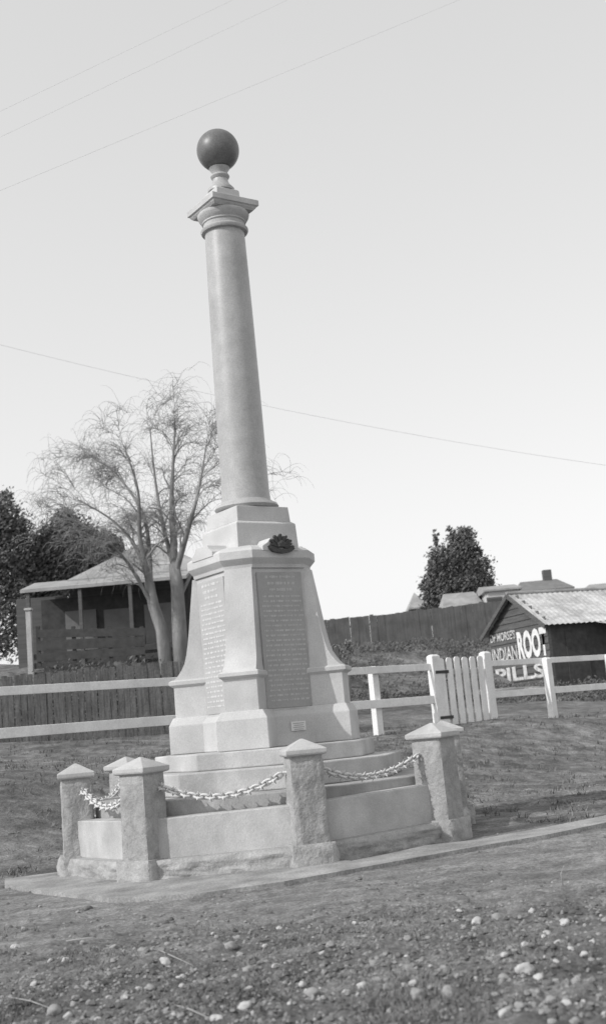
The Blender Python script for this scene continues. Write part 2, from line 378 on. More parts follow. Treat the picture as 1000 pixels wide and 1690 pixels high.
def chain(a,bk,label,zlow):
    A,Bp=pos[a],pos[bk]; d=(Bp-A); d.z=0; d.normalize()
    p0=A+d*.165; p1=Bp-d*.165; p0.z+=.745; p1.z+=.745; sag=.745-zlow
    N=240; pts=[]
    for i in range(N+1):
        t=i/N; q=p0.lerp(p1,t); q.z-=sag*(1-(2*t-1)**2); pts.append(q)
    acc=0; b=B(); step=.054; nxt=.0; k=0
    for i in range(N):
        seg=(pts[i+1]-pts[i]).length
        if acc>=nxt:
            t=(pts[i+1]-pts[i]).normalized(); s=Vector((-d.y,d.x,0)); u=t.cross(s).normalized()
            if k%2: s,u=u,-s
            ca=math.cos(.6);sa=math.sin(.6); s,u=s*ca+u*sa,u*ca-s*sa
            ring=[]
            for j in range(10):
                an=2*PI*j/10; ring.append(pts[i]+t*(.042*math.cos(an))+s*(.023*math.sin(an)))
            ring.append(ring[0]); b.tube(ring,.0105,6)
            if k%2==0:
                for e in (s,-s,u,-u):
                    b.tube([pts[i]+e*.012,pts[i]+e*.052],[.014,.002],5)
            nxt+=step; k+=1
        acc+=seg
    o=b.build('hanging_chain',m_chain,None,1); tag(o,label,'chain','spiked chains slung between the bollards')
chain('C','D','spiked chain slung between the two nearest bollards, above the widest wall slab',.615)
chain('D','E','spiked chain sagging from the middle front bollard to the right front bollard',.625)
chain('A','C','spiked chain hanging between the leftmost bollard and the front left bollard',.60)
chain('B','A','spiked chain hanging behind the leftmost bollard toward the back left bollard',.60)
chain('E','F','spiked chain hanging behind the right front bollard on the shaded side',.62)
# ---------------------------------------------------------------- white rail fence and gate
GZ=.85
def fpt(px,z,off=0):
    p=onF(px,1130,off); return Vector((p.x,p.y,z))
ZT,ZB=1.93,1.37
def rail(b,px0,px1,z,h,w=.05,off=0):
    b.bar(fpt(px0,z,off),fpt(px1,z,off),w,h,.006)
def post(px,h,w=.13,d=.13,off=0):
    b=B(); p=fpt(px,0,off); b.loft([[tuple(Matrix.Translation((p.x,p.y,0))@Matrix.Rotation(FA,4,'Z')@Vector((x*w/2*k,y*d/2*k,z))) for x,y in ((-1,-1),(1,-1),(1,1),(-1,1))] for z,k in ((GZ-.1,1),(GZ+h,1),(GZ+h+.03,.6))],.008); return b
fl=thing('rail_fence','white two rail fence running behind the memorial up to the picket gate','fence')
fl2=thing('rail_fence','white two rail fence on the right beyond the picket gate','fence')
for z,h in ((ZT,.12),(ZB,.14)):
    b=B(); rail(b,-140,715,z,h); b.build('rail',m_white,fl)
    b=B(); rail(b,808,1180,z,h*.85); b.build('rail',m_white,fl2)
for px in (-110,345,617): post(px,1.12,off=-.1).build('post',m_white,fl)
for px in (906,1010,1120): post(px,1.10,off=.1).build('post',m_white,fl2)
post(719,1.26,.19,.15).build('gate_post',m_white,fl)
post(805,1.27,.17,.15).build('gate_post',m_white,fl2)
gt=thing('picket_gate','white picket gate with rounded upright pales between two thick posts','gate')
g0,g1=fpt(731,0,.06),fpt(796,0,.06)
for i in range(6):
    t=i/5; p=g0.lerp(g1,t); b=B(); w=.064
    zt=GZ+1.22+random.uniform(-.015,.015); zb=GZ+.02
    pts=[(-w,zb),(w,zb),(w,zt-.03),(w*.5,zt),(-w*.5,zt),(-w,zt-.03)]
    T=Matrix.Translation((p.x,p.y,0))@Matrix.Rotation(FA,4,'Z')
    b.loft([[tuple(T@Vector((x,y,z))) for x,z in pts] for y in (-.012,.012)],.003); b.build('picket',m_white,gt)
for z in (GZ+.98,GZ+.2):
    b=B(); b.bar((g0-FD*.06-FN*.035)+Vector((0,0,z)),(g1+FD*.06-FN*.035)+Vector((0,0,z)),.04,.09); b.build('rail',m_whited,gt)
    b=B(); b.bar((g0-FD*.16+FN*.02)+Vector((0,0,z)),(g0+FD*.14+FN*.02)+Vector((0,0,z)),.012,.05); b.build('hinge',m_dark,gt)
# ---------------------------------------------------------------- paling fences
def paling(root,x0,x1,y,h,w,gap,mat,zf,seed=1,jit=.05):
    rnd=random.Random(seed); b=B(); x=x0
    while x<x1:
        z=zf(x); hh=h+rnd.uniform(-jit,jit); ww=w*rnd.uniform(.9,1.05); yy=y+rnd.uniform(-.012,.012)
        tl=rnd.uniform(-.015,.015)
        b.loft([[(x-ww/2,yy-.01,z-.1),(x+ww/2,yy-.01,z-.1),(x+ww/2,yy+.01,z-.1),(x-ww/2,yy+.01,z-.1)],[(x-ww/2+tl,yy-.01,z+hh),(x+ww/2+tl,yy-.01,z+hh+rnd.uniform(-.02,.02)),(x+ww/2+tl,yy+.01,z+hh),(x-ww/2+tl,yy+.01,z+hh)]])
        x+=w+gap*rnd.uniform(.5,1.8)
    b.build('palings',mat,root)
    for k in (.25,.8):
        b=B(); za=zf(x0)+h*k; zb=zf(x1)+h*k
        b.bar((x0,y+.05,za),(x1,y+.05,zb),.04,.08); b.build('rail',mat,root)
lf=thing('paling_fence','dark weathered timber paling fence behind the white rails at the left','fence')
paling(lf,-8,0.5,24,1.45,.12,.008,m_pal,lambda x:1.18,3,.03)
rf=thing('paling_fence','long dark paling fence along the top of the bank at the right','fence')
xa=onY(470,1010,50).x; xb=onY(850,1000,50).x
def zfar(x): return 3.75+.02*(x-3)+.05*noise.noise(Vector((x*.5,0,0)))
paling(rf,xa,xb,50,1.74,.17,-.006,m_pal2,zfar,5,.015)
for px in (612,690,795):
    b=B(); p=onY(px,1010,50.1); b.box((p.x,50.1,zfar(p.x)+.9),(.16,.12,1.8)); b.build('post',m_pal2,rf)
# ---------------------------------------------------------------- bare willow
wt=thing('bare_tree','leafless weeping tree with many thin drooping twigs left of the column','tree',onY(288,1100,27)*1.0)
wt.location.z=G(wt.location.x,27)
base=wt.location.copy()
bt=B(); bc=B(); rnd=random.Random(5)
def pz(x,y,Y): return onY(x,y,Y)
TL=[pz(281,1095,27),pz(268,1040,27),pz(254,1000,27),pz(246,960,27)]
TR=[pz(296,1095,27),pz(296,1030,27),pz(293,970,27),pz(288,930,27)]
TL[0].z=TR[0].z=base.z-.2
bt.tube(TL,[.19,.15,.13,.11],9); bt.tube(TR,[.21,.17,.15,.13],9)
stems=[('L',2,[(230,915),(190,862),(130,825)],27.3,.075,9),('L',3,[(232,890),(228,810),(205,735)],26.6,.085,12),
('R',3,[(284,840),(286,765),(290,690)],27.4,.10,13),('R',3,[(312,870),(330,800),(342,725)],26.4,.085,12),
('R',2,[(322,935),(352,885),(395,830),(440,780)],27.6,.05,3),('L',2,[(212,930),(160,880),(105,850)],26.2,.055,8),('L',3,[(240,860),(195,785),(160,760)],28.2,.07,12),('R',3,[(268,860),(255,780),(248,705)],28.0,.075,11)]
def resample(P,n):
    out=[]; m=len(P)-1
    for i in range(n+1):
        t=i/n*m; k=min(int(t),m-1); f=t-k
        p0,p1,p2,p3=P[max(k-1,0)],P[k],P[k+1],P[min(k+2,m)]
        out.append(.5*((2*p1)+(p2-p0)*f+(2*p0-5*p1+4*p2-p3)*f*f+(3*p1-p0-3*p2+p3)*f**3))
    return out
CB=onY(262,820,27)
def grow(p,d,L,droop,n,wob):
    pts=[p.copy()]; d=d.normalized()
    for i in range(n):
        d=(d+Vector((rnd.gauss(0,wob),rnd.gauss(0,wob),rnd.gauss(0,wob)))+Vector((0,0,-droop*(i/n)))).normalized()
        p=p+d*(L/n); pts.append(p)
    return pts
def twigs(pts,n,rr=.005):
    for _ in range(n):
        i=rnd.randint(len(pts)//3,len(pts)-1); p=pts[i]; out=(p-base); out.z=0; out=out.normalized() if out.length>.01 else Vector((1,0,0))
        d=out*rnd.uniform(-.1,.6)+Vector((rnd.gauss(0,.45),rnd.gauss(0,.45),rnd.uniform(0,.9)))
        q=grow(p,d,rnd.uniform(.35,1.0),.9,6,.14); bc.tube(q,[rr*(1-.65*k/6) for k in range(7)],3)
for side_,kk,pix,Y,r,nb in stems:
    tr=TL if side_=='L' else TR
    P=[tr[kk-1].lerp(tr[kk],.6)]+[onY(x,y,27+(Y-27)*min(1,(k+1)/2)+rnd.uniform(-.15,.15)) for k,(x,y) in enumerate(pix)]
    pts=resample(P,24); rad=[max(.012,r*(1-.88*(i/24)**.8)) for i in range(25)]
    bt.tube(pts,rad,8)
    for j in range(nb+3):
        i=rnd.randint(3 if nb>3 else 10,24); p=pts[i]; t=(pts[min(i+1,24)]-pts[i-1]).normalized()
        out=p-CB; out=out.normalized()
        d=t*.9+out*.4+Vector((rnd.gauss(0,.45),rnd.gauss(0,.5),rnd.uniform(.1,.7)))
        br=grow(p,d,rnd.uniform(.5,1.2)*(.6 if nb<4 else 1),.3,8,.13); bc.tube(br,[max(.0055,.5*rad[i]*(1-.8*k/8)) for k in range(9)],4)
        twigs(br,9 if nb>3 else 4)
        for q in range(4 if nb>3 else 2):
            k=rnd.randint(3,7); d2=(br[k+1]-br[k]).normalized()+Vector((rnd.gauss(0,.6),rnd.gauss(0,.6),rnd.uniform(0,.6)))
            b2=grow(br[k],d2,rnd.uniform(.4,.85),.45,7,.14); bc.tube(b2,[.0072*(1-.7*m/7) for m in range(8)],3); twigs(b2,6,.0045)
    if nb>3: twigs(pts[14:],6)
for bb,nm,mt in ((bt,'trunk',m_bark),(bc,'crown',m_twig)):
    o=bb.build(nm,mt,wt,1); o.matrix_parent_inverse=Matrix.Translation(-base)
# ---------------------------------------------------------------- leafy trees
def leaves(lobes,n,size,rnd,clump=14,spread=.16):
    vs=[];fs=[]
    tot=sum(l[1][0]*l[1][1]*l[1][2] for l in lobes)
    for c,r in lobes:
        k=int(n*r[0]*r[1]*r[2]/tot/clump)+1
        for _ in range(k):
            d=Vector((rnd.gauss(0,1),rnd.gauss(0,1),rnd.gauss(0,1))).normalized()*(rnd.random()**.3)*rnd.uniform(.85,1.12)
            cc=Vector((c[0]+d.x*r[0],c[1]+d.y*r[1],c[2]+d.z*r[2])); sp=spread*min(r)
            for _ in range(clump):
                p=cc+Vector((rnd.gauss(0,sp),rnd.gauss(0,sp),rnd.gauss(0,sp*.8))); s=size*rnd.uniform(.6,1.3)
                a=Vector((rnd.gauss(0,1),rnd.gauss(0,1),rnd.gauss(0,1))).normalized(); q=a.orthogonal().normalized(); w=a.cross(q)*.5
                i=len(vs); vs+= [p-q*s,p-w*s,p+q*s,p+w*s]; fs.append((i,i+1,i+2,i+3))
    return vs,fs
def leafobj(name,lobes,n,size,mat,parent,seed,clump=14,spread=.16):
    vs,fs=leaves(lobes,n,size,random.Random(seed),clump,spread)
    if parent: vs=[v-parent.location for v in vs]
    me=bpy.data.meshes.new(name); me.from_pydata([tuple(v) for v in vs],[],fs); me.materials.append(mat)
    o=bpy.data.objects.new(name,me); C.objects.link(o)
    if parent: o.parent=parent
    return o
def tree(name,label,pxlobes,Y,n,size,seed,trunkpx,mat=m_leafd,group=None):
    lobes=[]
    for px,py,rx,ry,dy in pxlobes:
        p=onY(px,py,Y+dy); k=Y/F; lobes.append((p,(rx*k,max(rx,ry)*.8*k,ry*k)))
    p0=onY(trunkpx[0],trunkpx[1],Y); z=G(p0.x,Y); t=thing(name,label,'tree',(p0.x,Y,z),0,group)
    b=B(); h=max(l[0].z for l in lobes)-z; b.tube([(0,0,-.2),(.05,0,h*.4),(-.05,.05,h*.85)],[.22,.16,.05],8)
    for l,_ in lobes:
        q=l-t.location; b.tube([(0,0,h*.3),tuple(q*.6+Vector((0,0,h*.12))),tuple(q)],[.1,.06,.02],5)
    b.build('trunk',m_barkd,t,1); leafobj('crown',lobes,n,size,mat,t,seed,16,.24)
    return t
tree('leafy_tree','dense dark tree at the far left edge, taller than those beside it',[(-10,870,45,60,0),(20,900,38,60,0),(0,950,50,50,0),(8,830,14,30,0),(-40,900,50,80,1),(25,980,40,45,0),(0,1040,45,50,0)],45,24000,.08,1,(-30,1000))
tree('leafy_tree','rounded dark tree rising behind the roof of the house',[(110,885,42,38,0),(95,920,50,45,0),(140,915,40,40,0),(70,935,30,40,0),(110,855,22,16,0),(80,975,45,35,0)],46,24000,.08,2,(105,1000))
tree('leafy_tree','lower dark tree at the right end of the clump behind the house',[(168,905,32,26,1),(185,925,22,30,0),(150,935,30,34,0)],47,11000,.08,3,(170,1000))
tree('leafy_tree','dense upright dark tree standing alone above the paling fence',[(766,898,20,30,0),(748,935,32,40,0),(780,942,28,34,0),(758,975,50,28,0),(722,945,15,40,0),(742,885,10,14,0),(720,893,6,18,0),(768,876,7,12,0),(798,975,20,26,0),(708,975,14,28,0),(755,1000,55,20,0),(790,918,9,14,0),(804,958,8,14,0)],60,30000,.09,4,(757,1005))
def shrub(label,px,py,rx,ry,Y,n,size,mat,seed,group=None):
    p=onY(px,py,Y); k=Y/F; t=thing('shrub',label,'shrub',(p.x,Y,G(p.x,Y)),0,group); rnd=random.Random(seed)
    lob=[]
    for _ in range(9):
        u=rnd.uniform(-1,1); lob.append((p+Vector((u*rx*k,rnd.uniform(-.5,.5)*rx*k,(rnd.uniform(-.8,.3)*(1-.4*abs(u)))*ry*k)),(rx*k*rnd.uniform(.15,.4),rx*k*.35,ry*k*rnd.uniform(.25,.6))))
    leafobj('foliage',lob,n,size,mat,t,seed,10,.3)
    b=B()
    for l,_ in lob: b.tube([(0,0,-.1),tuple((l-t.location)*.6),tuple(l-t.location)],[.03,.02,.008],4)
    b.build('stem',m_bark,t)
shrub('pale feathery shrub just right of the memorial above the white rail',566,1068,15,14,28,900,.045,m_leafp,21)
def scrub(name,label,cat,x0,x1,y0,y1,num,hmax,mat,seed,size,thr=-.25):
    rnd=random.Random(seed); vs=[];fs=[]
    for _ in range(num):
        x=rnd.uniform(x0,x1); y=rnd.uniform(y0,y1); n=noise.noise(Vector((x*.55,y*.4,seed)))+.5*noise.noise(Vector((x*1.7,y*1.3,seed)))
        if n<thr: continue
        h=hmax*max(.12,min(1,.45+n)); z=G(x,y); px=x
        for _ in range(9):
            t=rnd.random(); p=Vector((x+rnd.gauss(0,.16),y+rnd.gauss(0,.16),z+h*t)); s=size*rnd.uniform(.6,1.4)
            a=Vector((rnd.gauss(0,1),rnd.gauss(0,1),rnd.gauss(0,.7))).normalized(); q=a.orthogonal().normalized(); w=a.cross(q)*.4
            i=len(vs); vs+=[tuple(p-q*s),tuple(p-w*s),tuple(p+q*s),tuple(p+w*s)]; fs.append((i,i+1,i+2,i+3))
    me=bpy.data.meshes.new(name); me.from_pydata(vs,[],fs); me.materials.append(mat); o=bpy.data.objects.new(name,me); C.objects.link(o); tag(o,label,cat,kind='stuff')
scrub('bank_scrub','dark rough scrub covering the bank below the far paling fence','scrub',.2,11,31,49.5,4200,.42,m_leafm,31,.05,-.08)
scrub('yard_weeds','dark tangled weeds in the yard between paling fence and house','weeds',-8.5,-1,25.5,31.5,4600,1.6,m_leafd,33,.045)
# yard fence of dark boards
yf=thing('board_fence','dark horizontal board fence in the yard in front of the verandah','fence',(onY(150,1060,29.8).x,29.8,1.6))
for i in range(3):
    b=B(); a=onY(62,1046+i*20,29.8); c=onY(240,1040+i*18,29.8); b.bar(a-yf.location,c-yf.location+Vector((0,0,.04*(i-1))),.03,.2+.05*(i%2)); b.build('board',m_dark,yf)
for px in (66,125,185,238):
    b=B(); a=onY(px,1100,29.86)-yf.location; c=onY(px-4,1034,29.86)-yf.location; b.bar(a,(a.x,a.y,c.z),.09,.09); b.build('post',m_dark,yf)
# ---------------------------------------------------------------- house at left
hs=thing('verandah_house','low timber house with pale iron roof and deep shaded verandah','house',(-5.6,33,G(-5.6,33)))
hz=hs.location.z
def hb(b,name,mat,parent=hs,sm=False):
    o=b.build(name,mat,parent,sm); 
    o.matrix_parent_inverse=Matrix.Translation(-hs.location); return o
zf_=2.9; ze=5.45
b=B(); b.box((-5.0,36.2,(hz+5.9)/2-.1),(4.0,3.6,5.9-hz+.2)); wall=hb(b,'wall',m_wallh)
b=B(); rx0,rx1,ry0,ry1=-7.0,-2.8,34.1,38.4; re,rt=5.9,7.08
vr=[(rx0,ry0,re),(rx1,ry0,re),(rx1,ry1,re),(rx0,ry1,re)]; tp=[(-5.2,36.2,rt),(-4.5,36.2,rt),(-4.5,36.3,rt),(-5.2,36.3,rt)]
b.loft([[(x,y,z-.08) for x,y,z in vr],vr,tp]); rof=hb(b,'roof',m_roof)
b=B(); b.bar((-5.22,36.25,rt+.02),(-4.48,36.25,rt+.02),.2,.08); o=b.build('ridge_cap',m_light,rof); o.matrix_parent_inverse=Matrix.Translation(-hs.location)
b=B(); b.loft([[(-8.05,32.7,ze),(-3.4,32.7,ze),(-3.4,34.5,ze+.42),(-8.05,34.5,ze+.42)],[(-8.05,32.7,ze+.09),(-3.4,32.7,ze+.09),(-3.4,34.5,ze+.5),(-8.05,34.5,ze+.5)]]); hb(b,'verandah_roof',m_roof)
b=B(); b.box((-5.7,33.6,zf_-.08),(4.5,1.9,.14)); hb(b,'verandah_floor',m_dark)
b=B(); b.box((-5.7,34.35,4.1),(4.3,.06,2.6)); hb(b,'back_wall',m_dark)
for x in (-7.85,-6.4,-5.0,-3.55):
    b=B(); b.box((x,32.8,(zf_+ze)/2),(.10,.10,ze-zf_),bev=.01); hb(b,'verandah_post',m_wallh)
for z in (3.15,3.4,3.65):
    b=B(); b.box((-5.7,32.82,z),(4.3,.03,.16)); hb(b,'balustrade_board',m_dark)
for x,w in ((-6.7,.9),(-4.4,.9)):
    b=B(); b.box((x,34.29,4.35),(w,.06,1.3)); fr=hb(b,'window',m_mid)
    b=B(); b.box((x,34.25,4.35),(w-.14,.03,1.16)); o=b.build('pane',m_pane,fr); o.matrix_parent_inverse=Matrix.Translation(-hs.location)
b=B(); b.box((-5.6,34.29,3.95),(.85,.06,2.0)); hb(b,'door',m_mid)
b=B(); b.box((-8.0,36,4.1),(1.4,2.4,2.9)); hb(b,'side_room',m_wallh)
b=B(); p=onY(50,1058,30); q=onY(46,1008,30); z0=G(p.x,30)
b.loft([[(p.x+x*.065,30+y*.065,z) for x,y in ((-1,-1),(1,-1),(1,1),(-1,1))] for z in (z0-.1,q.z)],.01)
b.box((p.x,30,q.z+.03),(.19,.19,.06),bev=.01)
o=b.build('garden_post',m_whited); tag(o,'white capped garden post before the house at the left edge','post')
# ---------------------------------------------------------------- painted shed at right
c0=onY(915,1136,38); sz=1.62
SR=R_(19.9)
sh=thing('timber_shed','weatherboard shed with iron roof and white painted advertisement on its end wall','shed',(c0.x,38,sz),SR)
W,Lg,H,Rg=3.9,9.5,2.08,3.2
b=B(); pts=[(0,-.4),(W,-.4),(W,H),(W/2,Rg),(0,H)]
b.loft([[(0,y,z) for y,z in pts],[(.1,y,z) for y,z in pts]])
ends=b.build('end_wall',m_shed,sh)
b=B()
for i in range(15):
    z=-.1+i*.22
    if z>H+1: break
    y0,y1=0,W
    if z>H: k=(z-H)/(Rg-H); y0=W/2*k+.02; y1=W-W/2*k-.02
    if y1-y0>.1: b.loft([[(-.03,y0,z),(-.005,y0,z+.2),(.01,y0,z+.2),(.01,y0,z)],[(-.03,y1,z),(-.005,y1,z+.2),(.01,y1,z+.2),(.01,y1,z)]])
b.build('weatherboards',m_shed,sh)
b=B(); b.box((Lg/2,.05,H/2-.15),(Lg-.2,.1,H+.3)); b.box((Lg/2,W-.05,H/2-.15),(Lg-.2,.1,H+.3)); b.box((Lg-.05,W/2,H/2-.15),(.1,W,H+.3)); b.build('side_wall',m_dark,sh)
def corr(b,x0,x1,pa,pb,n=90):
    vs=[]
    for i in range(n+1):
        x=x0+(x1-x0)*i/n; h=.018*math.sin(i*PI/1.5)
        vs.append((b.bm.verts.new((x,pa[0],pa[1]+h)),b.bm.verts.new((x,pb[0],pb[1]+h))))
    for i in range(n): b.bm.faces.new((vs[i][0],vs[i+1][0],vs[i+1][1],vs[i][1]))
b=B(); sl=(Rg-H)/(W/2); ov=.25
corr(b,-.22,Lg+.2,(-ov,H-ov*sl+.06),(W/2,Rg+.06),150); corr(b,-.22,Lg+.2,(W+ov,H-ov*sl+.06),(W/2,Rg+.06),150)
rfo=b.build('roof',m_roofr,sh,1)
b=B(); b.tube([(-.24,W/2,Rg+.09),(Lg+.2,W/2,Rg+.09)],.06,8); b.build('ridge_cap',m_roof,sh)
b=B(); 
for ya,za,yb_,zb in ((-ov,H-ov*sl,W/2,Rg),(W+ov,H-ov*sl,W/2,Rg)): b.bar((-.24,ya,za),(-.24,yb_,zb),.04,.14)
b.build('barge_board',m_shed,sh)
b=B(); corr(b,1.7,Lg,(-1.5,1.75),(-.02,2.02),110); b.build('awning',m_roofr,sh,1)
for x in (1.8,4.2,6.6):
    b=B(); b.box((x,-1.4,.8),(.09,.09,1.9)); b.build('awning_post',m_shed,sh)
b=B(); b.box((1.0,-.012,.85),(.8,.04,1.8)); b.build('door',m_dark,sh)
for x in (2.9,5.2):
    b=B(); b.box((x,-.012,1.2),(.9,.04,.8)); wn=b.build('window',m_shed,sh)
    b=B(); b.box((x,-.035,1.2),(.76,.02,.66)); b.build('pane',m_pane,wn)
def text(s,y0,y1,z0,z1,parent,bold=.02,mat=None):
    cu=bpy.data.curves.new('lettering','FONT'); cu.body=s; cu.offset=bold; cu.resolution_u=3
    to=bpy.data.objects.new('tmp',cu); C.objects.link(to); bpy.context.view_layer.update()
    me=bpy.data.meshes.new_from_object(to.evaluated_get(bpy.context.evaluated_depsgraph_get())); bpy.data.objects.remove(to)
    X=[v.co.x for v in me.vertices]; Y=[v.co.y for v in me.vertices]; ax,bx,ay,by=min(X),max(X),min(Y),max(Y)
    for v in me.vertices:
        tx=(v.co.x-ax)/(bx-ax); ty=(v.co.y-ay)/(by-ay)
        v.co=(-.036,y0+(y1-y0)*tx,z0+(z1-z0)*ty)
    me.materials.clear(); me.materials.append(mat or m_sign); me.name='lettering'
    o=bpy.data.objects.new('lettering',me); C.objects.link(o); o.parent=parent; return o
text("Dr MORSE'S",3.8,2.05,1.78,2.08,sh,.02)
text("INDIAN",3.8,2.05,1.10,1.56,sh,.02)
text("ROOT",1.96,.06,1.04,1.98,sh,.045,m_signb)
text("PILLS",3.7,.4,.38,.86,sh,.03)
for i,(px,py,l,a,lab) in enumerate(((845,1152,2.2,.3,'long weathered log lying below the painted shed wall'),(880,1150,1.4,-.4,'short dark log lying beside the long log near the shed'))):
    p=onY(px,py,34); z=G(p.x,34)+.12; b=B(); d=Vector((math.cos(a),math.sin(a),0)); 
    b.tube([Vector((p.x,34,z))-d*l/2,Vector((p.x,34,z+.03)),Vector((p.x,34,z))+d*l/2],[.13,.12,.1],9); o=b.build('fallen_log',m_bark,None,1); tag(o,lab,'log')
# ---------------------------------------------------------------- far buildings
def cottage(label,px0,px1,pyt,pye,Y,d,wallm,roofm,hip,cat='building',chim=None):
    a=onY(px0,pye,Y); c=onY(px1,pye,Y); t_=onY((px0+px1)/2,pyt,Y+d/2)
    xm=(a.x+c.x)/2; w=c.x-a.x; zE=(a.z+c.z)/2; z0=G(xm,Y); t=thing('far_cottage',label,cat,(xm,Y,z0))
    zE-=z0; zT=t_.z-z0
    b=B(); b.box((0,d/2,zE/2-.2),(w-.3,d-.3,zE+.4)); wl=b.build('wall',wallm,t)
    b=B(); h=w/2; k=h*hip
    b.loft([[(-h,0,zE-.08),(h,0,zE-.08),(h,d,zE-.08),(-h,d,zE-.08)],[(-h,0,zE),(h,0,zE),(h,d,zE),(-h,d,zE)],[(-k,d/2-.05,zT),(k,d/2-.05,zT),(k,d/2+.05,zT),(-k,d/2+.05,zT)]]); ro=b.build('roof',roofm,t)
    if chim:
        b=B(); b.box((chim*w/2,d/2,zT+.15),(.5,.5,.9)); b.build('chimney',wallm,ro)
    for s in (-.5,.5):
        b=B(); b.box((s*w*.5,.14,zE-.7),(.7,.06,.7)); wn=b.build('window',m_wallh,t)
        b=B(); b.box((s*w*.5,.10,zE-.7),(.56,.03,.56)); b.build('pane',m_pane,wn)
cottage('far pale roofed cottage at the foot of the lone dark tree',730,800,978,1000,55,3,m_light,m_roof,.75)
cottage('far white walled building with flat roof left of the shed ridge',798,862,966,971,54,4,m_light,m_roof,.95)
cottage('far grey roofed building rising behind the shed ridge',858,948,957,972,70,5,m_wallh,m_mid,.7,chim=.35)
cottage('far pale gabled cottage at the right edge beyond the shed',950,1060,962,982,66,5,m_light,m_roof,.25)
cottage('far small gable roof left of the lone dark tree',674,708,978,1002,64,4,m_mid,m_roof,.05)
# ---------------------------------------------------------------- overhead wires
def wire(p,q,lab,r,e0=-.6,e1=1.6,sag=0):
    pts=[]
    for i in range(41):
        t=e0+(e1-e0)*i/40; w=p.lerp(q,t); w.z-=sag*(1-(2*t-1)**2); pts.append(w)
    o=B().tube(pts,r,5).build('overhead_wire',m_wire,None,1); tag(o,lab,'wire','overhead wires')
wire(onY(5,182,14),onY(380,2,17),'highest of the three faint wires crossing the top left corner of sky',.0013)
wire(onY(10,222,14),onY(470,2,17.5),'middle one of the three faint wires crossing the top left sky',.0013)
wire(onY(60,290,14),onY(750,3,18),'longest faint wire passing just above and right of the ball',.0014)
wire(onY(5,570,30),onY(1000,768,34),'lone wire sloping down to the right behind the column shaft',.0042,-.4,1.4,.25)
# ---------------------------------------------------------------- stones, sticks, grass
def stone_mesh(seed,mat):
    bm=bmesh.new(); bmesh.ops.create_icosphere(bm,subdivisions=3,radius=1)
    f=Vector((1,random.uniform(.65,.9),random.uniform(.5,.7)))
    for v in bm.verts:
        n=noise.noise(v.co*1.1+Vector((seed*5.1,seed,0))); n2=noise.noise(v.co*2.6+Vector((seed,seed*3,2)))
        k=1+.42*n+.2*n2; c=v.co*k; v.co=Vector((c.x*f.x,c.y*f.y,c.z*f.z))
    me=bpy.data.meshes.new('stone'); bm.to_mesh(me); bm.free(); me.materials.append(mat)
    for p in me.polygons: p.use_smooth=True
    return me
SM=[stone_mesh(i+1,m_peb[[0,1,0,1,2,0][i%6]]) for i in range(12)]
def stone(px,py,wpx,label,group=None,k=None,name='loose_stone'):
    p=onZ(px,py,0); z=G(p.x,p.y); p=onZ(px,py,z); dist=(p-O).length; r=wpx/2*dist/F
    o=bpy.data.objects.new(name,SM[random.randrange(12) if k is None else k]); C.objects.link(o)
    o.location=(p.x,p.y,G(p.x,p.y)+r*.2); o.scale=(r,r,r); o.rotation_euler=(random.uniform(-.3,.3),random.uniform(-.3,.3),random.uniform(0,6.28))
    tag(o,label,'stone',group); return o
big=[(866,1599,29,'largest pale stone at the right, beside a smaller pale one',1),(888,1620,22,'pale stone just below the largest pale stone at the right',3),(740,1643,30,'grey rounded stone at the bottom right of centre',0),(690,1646,32,'broad grey stone left of the grey rounded stone at the bottom',2),
(405,1664,26,'bright white stone at the very bottom left of centre',1),(90,1676,30,'grey stone in the bottom left corner',0),(600,1630,22,'bright pale stone below the middle of the foreground',3),(515,1640,26,'grey stone between the bright white and bright pale stones',0),
(787,1528,17,'pale stone in the right middle of the foreground',1),(932,1528,20,'pale stone near the right edge of the foreground',3),(145,1502,18,'dark stone in front of the left end of the apron',4),(210,1645,20,'grey stone at bottom left, right of the corner stone',5),(965,1588,20,'pale stone at the right edge below the middle',7),(392,1551,15,'small round grey stone upright in the left middle foreground',2),(910,1662,22,'grey stone at the bottom right corner',5)]
for x,y,w,l,k in big: stone(x,y,w,l,None,k)
rnd=random.Random(8)
cnt=0
while cnt<285:
    x=rnd.uniform(15,1000); y=1485+205*rnd.random()**.7
    if y<1500+60*(1-x/1000) and rnd.random()<.7: continue
    if rnd.random()>.4+.6*x/1000: continue
    stone(x,y,rnd.uniform(6,13)*(1.6 if rnd.random()<.3 else 1),'small loose pebble lying on the rough dirt of the foreground','small pebbles strewn over the foreground dirt',None,'pebble'); cnt+=1
for px0,py0,px1,py1,lab in ((110,1553,188,1548,'pale flat stick lying left of centre in the dirt'),(262,1565,318,1590,'thin pale straw lying slanted in front of the apron'),(14,1640,92,1668,'long thin straw in the bottom left corner, upper of two'),(282,1662,350,1688,'thin straw at the bottom edge left of the white stone'),
  (16,1685,60,1689,'short straw at the bottom left edge'),(930,1475,938,1440,'thin dry stalk standing at the right edge of the dirt')):
    a=onZ(px0,py0,0); c=onZ(px1,py1,0); a.z=G(a.x,a.y)+.010; c.z=G(c.x,c.y)+.011
    if abs(px1-px0)<15: c=Vector((a.x+.03,a.y+.05,a.z+.11))
    m=(a+c)/2+Vector((random.uniform(-.02,.02),random.uniform(-.02,.02),.010))
    o=B().tube([a,m,c],[.0038,.0034,.002],5).build('dry_stick',m_stick,None,1); tag(o,lab,'stick')
rnd=random.Random(12)
